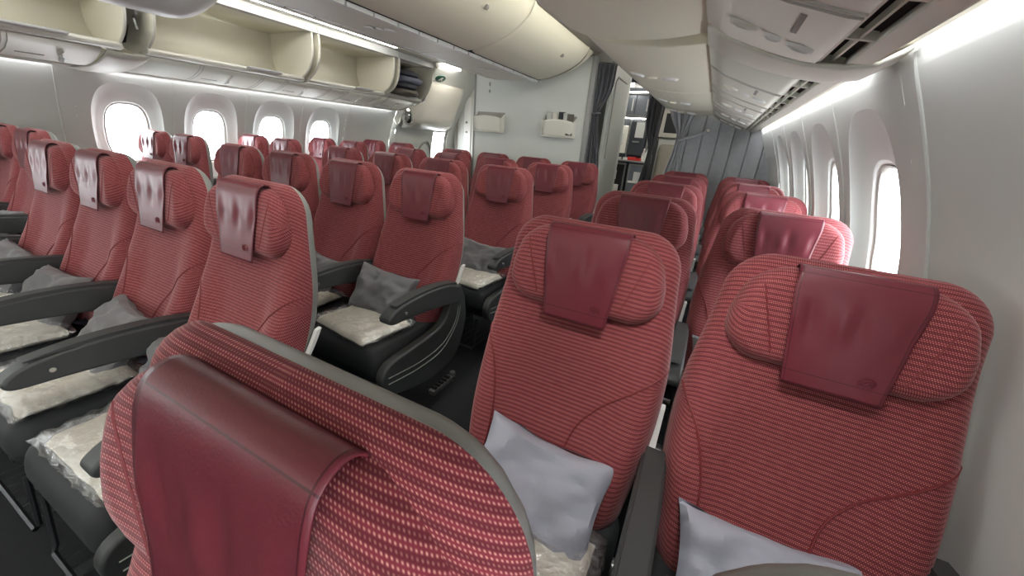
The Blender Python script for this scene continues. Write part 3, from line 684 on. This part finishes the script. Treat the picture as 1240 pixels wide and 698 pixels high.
# ---------------------------------------------------------------- seats
BP = [(0, -.215), (.05, -.20), (.12, -.17), (.25, -.10), (.40, -.048), (.55, -.025), (.78, 0)]      # path height above .40 -> y
def back_pt(s):
    z = .40+s; y = smooth_tab(BP, s, .03); y2 = smooth_tab(BP, s+.01, .03); d = Vector((0, y2-y, .01)).normalized()
    return (0, y, z), (0, -d.z, d.y)
BW = [(0, .215), (.10, .228), (.22, .25), (.36, .256), (.46, .25), (.60, .228), (.77, .212)]
def bw(s): return smooth_tab(BW, s, .03)
def make_seat():
    r = empty('airline_seat', (0, 0, 0))
    # padded back
    def T(s, x):
        lum = .016*math.exp(-((s-.14)/.12)**2); e_ = min(1, max(0, (abs(x)/.2-.5)/.45)); side = .030*e_*e_*(3-2*e_)*math.exp(-((s-.25)/.2)**2)
        return .058+lum+side-.022*min(1, max(0, (s-.42)/.2))
    g = MB(); cushion(g, .765, bw, back_pt, T, .006, .085, .045, 30, 44); g.build('backrest', FAB, r)
    # piping seams on the lower back
    for s_ in (-1, 1):
        pts = arc_pts([(.25, .44), (.18, .37), (.11, .30), (.065, .23), (.05, .13), (.05, .03)], 6) if s_ > 0 else arc_pts([(.248, .43), (.20, .35), (.17, .26), (.158, .18), (.155, .1), (.155, .03)], 6)
        pp = []
        for x, s in pts:
            c, n = back_pt(s); k = edge_k(bw(s), .765, .075, .05, x, s); p = Vector(c)+Vector((s_*x, 0, 0))+Vector(n)*(T(s, x)*k+.0003); pp.append(p)
        MB().tube(pp, .0030, 6).build('piping', PIP, r)
    # plastic shell behind
    def sp(s):
        c, n = back_pt(s*.775/.80); c = Vector(c)+Vector((0, .004, 0)); c.z += .0; return (c[0], c[1], .395+s), n
    g = MB(); cushion(g, .768, lambda s: bw(s*.97)-.003, sp, .010, .034, .095, .028, 22, 30); g.build('back_shell', SHELL, r)
    # headrest
    def hp(s): return ((0, -.066+.215*s-.25*s*s, .942+s), (0, -.985, .17))
    def hT(s, x): return .038-.03*max(0, s-.1)+.012*min(1, (abs(x)/.17)**3)*max(0, 1-(s-.09)**2*60)
    g = MB(); cushion(g, .208, lambda s: interp([(0, .188), (.06, .200), (.10, .199), (.16, .183), (.21, .162)], s), hp, hT, .014, .062, .034, 28, 24); h = g.build('headrest', FAB, r)
    for s_ in (-1, 1):                                      # wing seams
        pp = []
        for t in [i/10 for i in range(11)]:
            s = .03+.135*t; x = .108+.045*t; c, n = hp(s); pp.append(Vector(c)+Vector((s_*x, 0, 0))+Vector(n)*(hT(s, x)*edge_k(interp([(0, .188), (.06, .200), (.10, .199), (.16, .183), (.21, .162)], s), .208, .062, .034, x, s)+.0002))
        MB().tube(pp, .0016, 5).build('wing_seam', PIP, h)
    # leather flap draped from behind the top over the front
    prof = arc_pts([(-.030, 1.140), (-.031, 1.154), (-.046, 1.161), (-.063, 1.153), (-.0735, 1.132), (-.0825, 1.09), (-.092, 1.03), (-.1015, .975), (-.109, .930)], 5)
    L_ = [0]
    for a, b in zip(prof, prof[1:]): L_.append(L_[-1]+math.dist(a, b))
    g = MB(); rows = []; uvs = []; nU = 28
    for (y, z), l in zip(prof, L_):
        v = l/L_[-1]; hw = .103-.022*max(0, (v-.3)/.7); rr = []; ru = []
        for i in range(nU+1):
            u = i/nU; fade = max(0, 1-abs(v-.5)/.2)
            wr = .0032*fade*(math.sin(u*17+1)+.5*math.sin(u*31))
            rr.append(((u-.5)*2*hw+(.006*(v-.5) if v > .5 else 0), y-.0035-wr-.002*v, z)); ru.append((u, v))
        rows.append(rr); uvs.append(ru)
    g.grid(rows, uvs=uvs)
    # embossed round crest with a stylised curled-wing bird
    cx, cz, cy = .052, .968, -.1088
    g.tube([(cx+.013*math.cos(a), cy, cz+.013*math.sin(a)) for a in [2*PI*i/24 for i in range(24)]], .0010, 5, True)
    g.tube([(cx+.0095*math.cos(a), cy, cz+.0095*math.sin(a)) for a in [PI*(-.1+1.3*i/14) for i in range(15)]], .0012, 5)
    g.tube([(cx+.006*math.cos(a), cy, cz+.006*math.sin(a)) for a in [PI*(.2+1.2*i/12) for i in range(13)]], .0012, 5)
    g.tube([(cx-.002, cy, cz-.007), (cx+.001, cy, cz-.001), (cx+.004, cy, cz+.004)], .001, 5)
    g.build('headrest_cover', LEA, h, solid=.002)
    # seat cushion
    def cp(s): return ((0, -.64+s, .385+.0*s), (0, 0, 1))
    def cT(s, x): return .075+.012*min(1, (abs(x)/.22)**3)+.01*math.exp(-((s-.03)/.08)**2)
    g = MB(); cushion(g, .50, lambda s: .235, cp, cT, .055, .05, .045, 22, 26); g.build('seat_cushion', CUSH, r)
    # belt with buckle
    b = MB()
    for s_ in (-1, 1):
        b.grid([[(s_*(.225-.16*t)+0, -.20-.12*t+dd_, .468+.012*math.sin(t*9)+.006) for dd_ in (0, .045)] for t in [i/8 for i in range(9)]])
    bb = b.build('seat_belt', NAVY, r, solid=.003)
    MB().box(.02, .085, -.345, -.285, .475, .492).build('buckle', BUCK, bb, bevel=.005)
    # support structure
    g = MB().box(-.22, .22, -.60, -.14, .30, .335); g.build('seat_pan', DMETAL, r, bevel=.01)
    for y in (-.52, -.20): MB().cyl((0, y, .285), .022, .53, 'x', 12).build('cross_beam', METAL, r)
    g = MB().tube([(-.2, -.63, .30), (-.2, -.65, .12), (-.19, -.66, .10), (.19, -.66, .10), (.2, -.65, .12), (.2, -.63, .30)], .008, 6)
    for i in range(9): g.tube([(-.19+.38*i/8, -.655, .10), (-.19+.38*i/8, -.40, .09)], .003, 4)
    g.build('baggage_bar', DMETAL, r)
    return r
def leg(parent, x):
    g = MB(); g.prism_x([(-.56, .29), (-.50, .29), (-.42, .05), (-.22, .05), (-.17, .29), (-.12, .29), (-.16, .02), (-.14, .0), (-.60, .0), (-.60, .03), (-.52, .05)], x-.016, x+.016)
    return g.build('leg', DMETAL, parent, bevel=.005)
ARM_MESH = {}
def armrest(parent, x, end=0):
    """armrest beam; end=+-1 adds the moulded side panel of an aisle seat"""
    prof = arc_pts([(-.13, .645), (-.20, .672), (-.32, .688), (-.45, .69), (-.55, .680), (-.60, .655), (-.605, .632), (-.58, .618), (-.50, .612), (-.40, .602), (-.28, .585), (-.13, .560), (-.10, .60)], 4)
    g = MB(); g.prism_x(prof, x-.030, x+.030); a = g.build('armrest', DARKP, parent, bevel=.012, segs=4, angle=60)
    MB().prism_x(arc_pts([(-.14, .668), (-.22, .686), (-.33, .699), (-.45, .701), (-.54, .692), (-.54, .688), (-.33, .688), (-.14, .655)], 3), x-.022, x+.022).build('arm_pad', DARKP, a, bevel=.006, segs=3)
    MB().cyl((x+.031, -.515, .648), .007, .006, 'x', 12).build('recline_button', BUCK, a)
    if end:
        pr2 = arc_pts([(-.10, .645), (-.17, .62), (-.20, .54), (-.27, .475), (-.45, .455), (-.61, .44), (-.65, .37), (-.58, .28), (-.32, .22), (-.13, .26), (-.05, .42), (-.06, .57)], 5)
        e = MB().prism_x(pr2, x-.022, x+.022).build('side_panel', DARKP, parent, bevel=.012, segs=3, angle=60)
        for o_ in (0, .03):
            MB().tube([(x+end*.022, y, z) for y, z in arc_pts([(-.62, .385-o_), (-.42, .36-o_), (-.25, .375-o_), (-.15+o_*.5, .45-o_*.4), (-.12+o_*.6, .53)], 5)], .0022, 5).build('panel_groove', SHELL, e)
    return a

seat0 = make_seat()
def side_trim(parent, s):
    pts = arc_pts([(-.045, .725), (-.065, .69), (-.088, .655), (-.105, .635)], 4)
    g = MB(); g.prism_x([(y-.008, z) for y, z in pts]+[(y+.010, z+.004) for y, z in pts[::-1]], s*.250, s*.266); g.build('side_trim', WHITEP, parent, bevel=.005)

PITCHY = .84
cols = {'C': ([.79, .263, -.263, -.79], .75, 5), 'R': ([1.837, 2.370], .966, 5), 'L': ([-1.837, -2.370], .95, 5)}
ORD = ['first', 'second', 'third', 'fourth', 'fifth']
ROWN = ['front', 'second', 'third', 'fourth', 'last']
CN = {'C': ['right aisle seat', 'inner seat second from the right aisle', 'inner seat second from the left aisle', 'left aisle seat'],
      'R': ['aisle seat', 'window seat'], 'L': ['aisle seat', 'window seat']}
BN = {'C': 'centre block', 'R': 'right window block', 'L': 'left window block'}
FT = {'C': 'with draped leather headrest cover', 'R': 'with draped leather headrest cover', 'L': 'with draped leather headrest cover'}
SEATS = {}
def place(key, x, y, label, legs=(), arms=(), ends={}, first=False, trims=()):
    o = seat0 if first else copy_tree(seat0)
    o.location = (x, y, 0); o['label'] = label; o['category'] = 'seat'; o['group'] = 'red airline seats'
    SEATS[key] = (o, x, y)
    for lx in legs: leg(o, lx)
    for ax in arms: armrest(o, ax, ends.get(ax, 0))
    for t in trims: side_trim(o, t)
    return o
# copies are made from a bare seat first, extras (legs, armrests) added after all copies exist
jobs = []
for blk, (xs_, yy0, nrow) in cols.items():
    for k in range(nrow):
        for j, x in enumerate(xs_):
            lab = 'red woven seat, %s, %s, %s row' % (CN[blk][j], BN[blk], ROWN[k])
            if blk == 'R' and k == 0: lab = 'large red woven seat facing us at lower right, %s' % ('against the window wall' if j else 'beside the aisle')
            if blk == 'L' or blk == 'C':
                if k == 0 and blk == 'C': lab = 'red woven seat in the front centre row, %s' % CN[blk][j]
            jobs.append((blk, k, j, x, yy0+k*PITCHY, lab))
jobs.append(('N', 0, 0, 1.808, .165, 'very near red seat seen from above at the bottom left, headrest towards us'))
jobs.append(('M', 0, 0, 2.325, .186, 'nearest window seat, only its dark rounded shell corner showing at the bottom edge'))
for i, (blk, k, j, x, y, lab) in enumerate(jobs):
    if i == len(jobs)-1: pass
    o = copy_tree(seat0); o.location = (x, y, 0); tag(o, lab, 'seat', 'red airline seats'); SEATS[(blk, k, j)] = (o, x, y)
def kill(o):
    for ch in list(o.children): kill(ch)
    bpy.data.objects.remove(o)
kill(seat0)
HS = .265
for (blk, k, j), (o, x, y) in SEATS.items():
    n = 1
    # lateral order: aisle-right positive. each seat owns the armrest on its -x side, the block's +x end seat owns both
    if blk == 'M': leg(o, .05); continue
    if blk == 'N':
        armrest(o, -.262, -1); leg(o, -.05); side_trim(o, -1); continue
    minus_end = {'C': j == 3, 'R': j == 0, 'L': j == 1}[blk]; plus_end = {'C': j == 0, 'R': j == 1, 'L': j == 0}[blk]
    aisle_m = blk in 'CR' and minus_end; aisle_p = blk in 'CL' and plus_end
    if not (blk == 'R' and k == 0 and j == 0): armrest(o, -HS if not (blk == 'L' and j == 1) else -.247, -1 if aisle_m else 0)
    if plus_end: armrest(o, HS if blk != 'R' else .247, 1 if aisle_p else 0)
    if not (blk == 'R' and j == 1): side_trim(o, 1)
    if (blk == 'C' and j in (0, 1, 2, 3)) or blk in 'RL': leg(o, .13 if x < 0 else -.13)

# ---------------------------------------------------------------- pillows and wrapped blankets
def hump(v, p): return (1-abs(v)**p)
def make_pillow(seed, wx_=.175, h_=.125):
    g = MB(); n = 26
    for sgn in (1, -1):
        rows = []
        for j in range(n+1):
            v = -1+2*j/n; rr = []
            for i in range(n+1):
                u = -1+2*i/n
                k = (max(0, hump(u, 4))*max(0, hump(v, 4)))**.5
                pin = 1-.10*(1-abs(v)**2)*abs(u)**3; pin2 = 1-.12*(1-abs(u)**2)*abs(v)**3
                nz = noise.noise(Vector((u*2.2+seed, v*2.2, sgn*2)))
                rr.append((u*wx_*pin, -sgn*.052*k*(1+.5*nz)-(.012*noise.noise(Vector((u*5+seed, v*5, sgn)))*k)+.01*math.sin(u*2+seed), v*h_*pin2+.008*nz))
            rows.append(rr)
        g.grid(rows)
    return g
def make_blanket(seed):
    g = MB(); n = 30; nk = .0
    for sgn in (1, -1):
        rows = []
        for j in range(n+1):
            v = -1+2*j/n; rr = []
            for i in range(n+1):
                u = -1+2*i/n; k = max(0, hump(u, 10)*hump(v, 10))**.5
                nz = noise.noise(Vector((u*3+seed, v*3, sgn)))*.5+noise.noise(Vector((u*9+seed, v*5, sgn)))*.3
                ex = 1+.05*noise.noise(Vector((u*3, v*3+seed, 5)))
                rr.append((u*.175*ex, v*.135*ex, .028+sgn*k*(.020+.012*nz)+(-.01 if abs(v) > .9 else 0)*.5))
            rows.append(rr)
        g.grid(rows)
    return g
def make_wrap(seed):
    g = MB(); n = 34
    for sgn in (1, -1):
        rows = []
        for j in range(n+1):
            v = -1+2*j/n; rr = []
            for i in range(n+1):
                u = -1+2*i/n; k = max(0, hump(u, 8)*hump(v, 8))**.5
                nz = noise.noise(Vector((u*7+seed, v*7, sgn)))+.6*noise.noise(Vector((u*15+seed, v*13, sgn)))
                fl = .012*noise.noise(Vector((u*6, v*6+seed, 9)))*(1-k)
                rr.append((u*.20*(1+.05*nz), v*.155*(1+.04*nz), .030+sgn*k*(.027+.007*nz)+fl+.006))
            rows.append(rr)
        g.grid(rows)
    return g
def seat_name(key):
    blk, k, j = key
    if blk == 'R': return '%s seat of the right block, %s row' % ('window' if j else 'aisle', ROWN[k])
    if blk == 'L': return '%s seat of the left block, %s row' % ('window' if j else 'aisle', ROWN[k])
    return '%s centre row, %s' % (ROWN[k], ['right aisle seat', 'second from right aisle', 'second from left aisle', 'left aisle seat'][j])
PM = [make_pillow(s).build('pillow', PILLOW) for s in (1.3, 4.1, 7.7)]+[make_pillow(s).build('pillow', PILLOWLIT) for s in (1.3, 4.1, 7.7)]
BM_ = [make_blanket(s).build('wrapped_blanket', BLANK) for s in (2.2, 5.9)]
for b, sd in zip(BM_, (3.3, 8.8)): make_wrap(sd).build('plastic_wrap', FILM, b)
keys = [('C', 0, j) for j in range(4)]+[('C', 1, j) for j in range(4)]+[('C', 2, 0), ('C', 2, 1), ('C', 3, 0), ('R', 0, 0), ('R', 0, 1), ('R', 1, 0), ('R', 1, 1), ('R', 2, 0), ('L', 0, 0), ('L', 0, 1)]
ci = 0
POSE = {('C', 1, 0): (-.05, -.30, .575, 62, 6, 6), ('R', 0, 0): (.02, -.30, .555, 40, 3, 0), ('R', 0, 1): (-.02, -.30, .545, 42, 2, 6), ('C', 0, 0): (-.06, -.30, .555, 52, -6, 10)}
for n_, key in enumerate(keys):
    o, x, y = SEATS[key]
    p = copy_tree(PM[(3 if key[0] == 'R' and key[1] == 0 else 0)+n_ % 3]); dx, dy, z, tilt, roll, yaw = POSE.get(key, (random.uniform(-.05, .05), -.30, .565, random.uniform(48, 62), random.uniform(-7, 7), random.uniform(-9, 9)))
    p.location = (x+dx, y+dy, z); p.rotation_euler = (math.radians(tilt-90), math.radians(roll), math.radians(yaw))
    tag(p, 'grey pillow leaning back, %s' % seat_name(key), 'pillow', 'grey pillows on the seats')
    b = copy_tree(BM_[n_ % 2]); b.location = (x+(.02 if key != ('C', 1, 0) else -.02), y-.455, .462); b.rotation_euler = (0, 0, math.radians(random.uniform(-10, 10)))
    tag(b, 'cream blanket in clear plastic, %s' % seat_name(key), 'blanket', 'wrapped blankets on the seats')
for o in PM+BM_: kill(o)

# bedding in the last open bin
def blob(name, c, sx, sy, sz, m_, label, sd):
    g = MB(); rows = []; 
    for j in range(13):
        th = PI*j/12; rows.append([])
        for i in range(24):
            a = 2*PI*i/24; d = Vector((math.sin(th)*math.cos(a), math.sin(th)*math.sin(a), math.cos(th)))
            e = Vector([math.copysign(abs(q)**.7, q) for q in d])*(1+.13*noise.noise(d*2.5+Vector((sd, 0, 0))))
            rows[-1].append((e.x*sx, e.y*sy, e.z*sz))
    g.grid(rows, closed_u=True); o = g.build(name, m_); o.location = c; tag(o, label, 'bedding', 'bedding in the far bin')
blob('pillow', (-1.930, 4.42, 1.80), .17, .25, .046, BAGB, 'brown grey pillow at the bottom of the far open bin', 1)
blob('folded_blanket', (-1.950, 4.40, 1.885), .17, .25, .046, NAVY, 'dark folded blanket in the middle of the far open bin', 2)
blob('pillow', (-1.910, 4.46, 1.955), .17, .25, .046, BAGG, 'grey blue pillow above the dark blanket in the far bin', 3)
blob('pillow', (-1.950, 4.44, 2.03), .17, .25, .046, NAVY, 'black pillow topmost in the far open bin', 4)

# floor details in the aisles
def track(x, name, label): tag(MB().box(x-.018, x+.018, -1.0, 4.3, 0, .006).build(name, DMETAL, bevel=.002), label, 'track', 'floor tracks')
track(.62, 'seat_track', 'dark metal floor track under the right half of the centre rows')
track(-.62, 'seat_track', 'dark metal floor track under the left half of the centre rows')
g = empty('track_fitting', (.98, 1.46, 0), 'silver ribbed floor fitting beside the second centre row', 'fitting')
b = MB().box(-.02, .02, -.09, .09, .0, .03); b.build('base', METAL, g, bevel=.005)
b = MB()
for i in range(5): b.box(-.016, .016, -.07+.03*i, -.055+.03*i, .03, .04)
b.build('ribs', DARK, g); MB().cyl((.0, .11, .025), .016, .03, 'z').build('bolt', METAL, g)
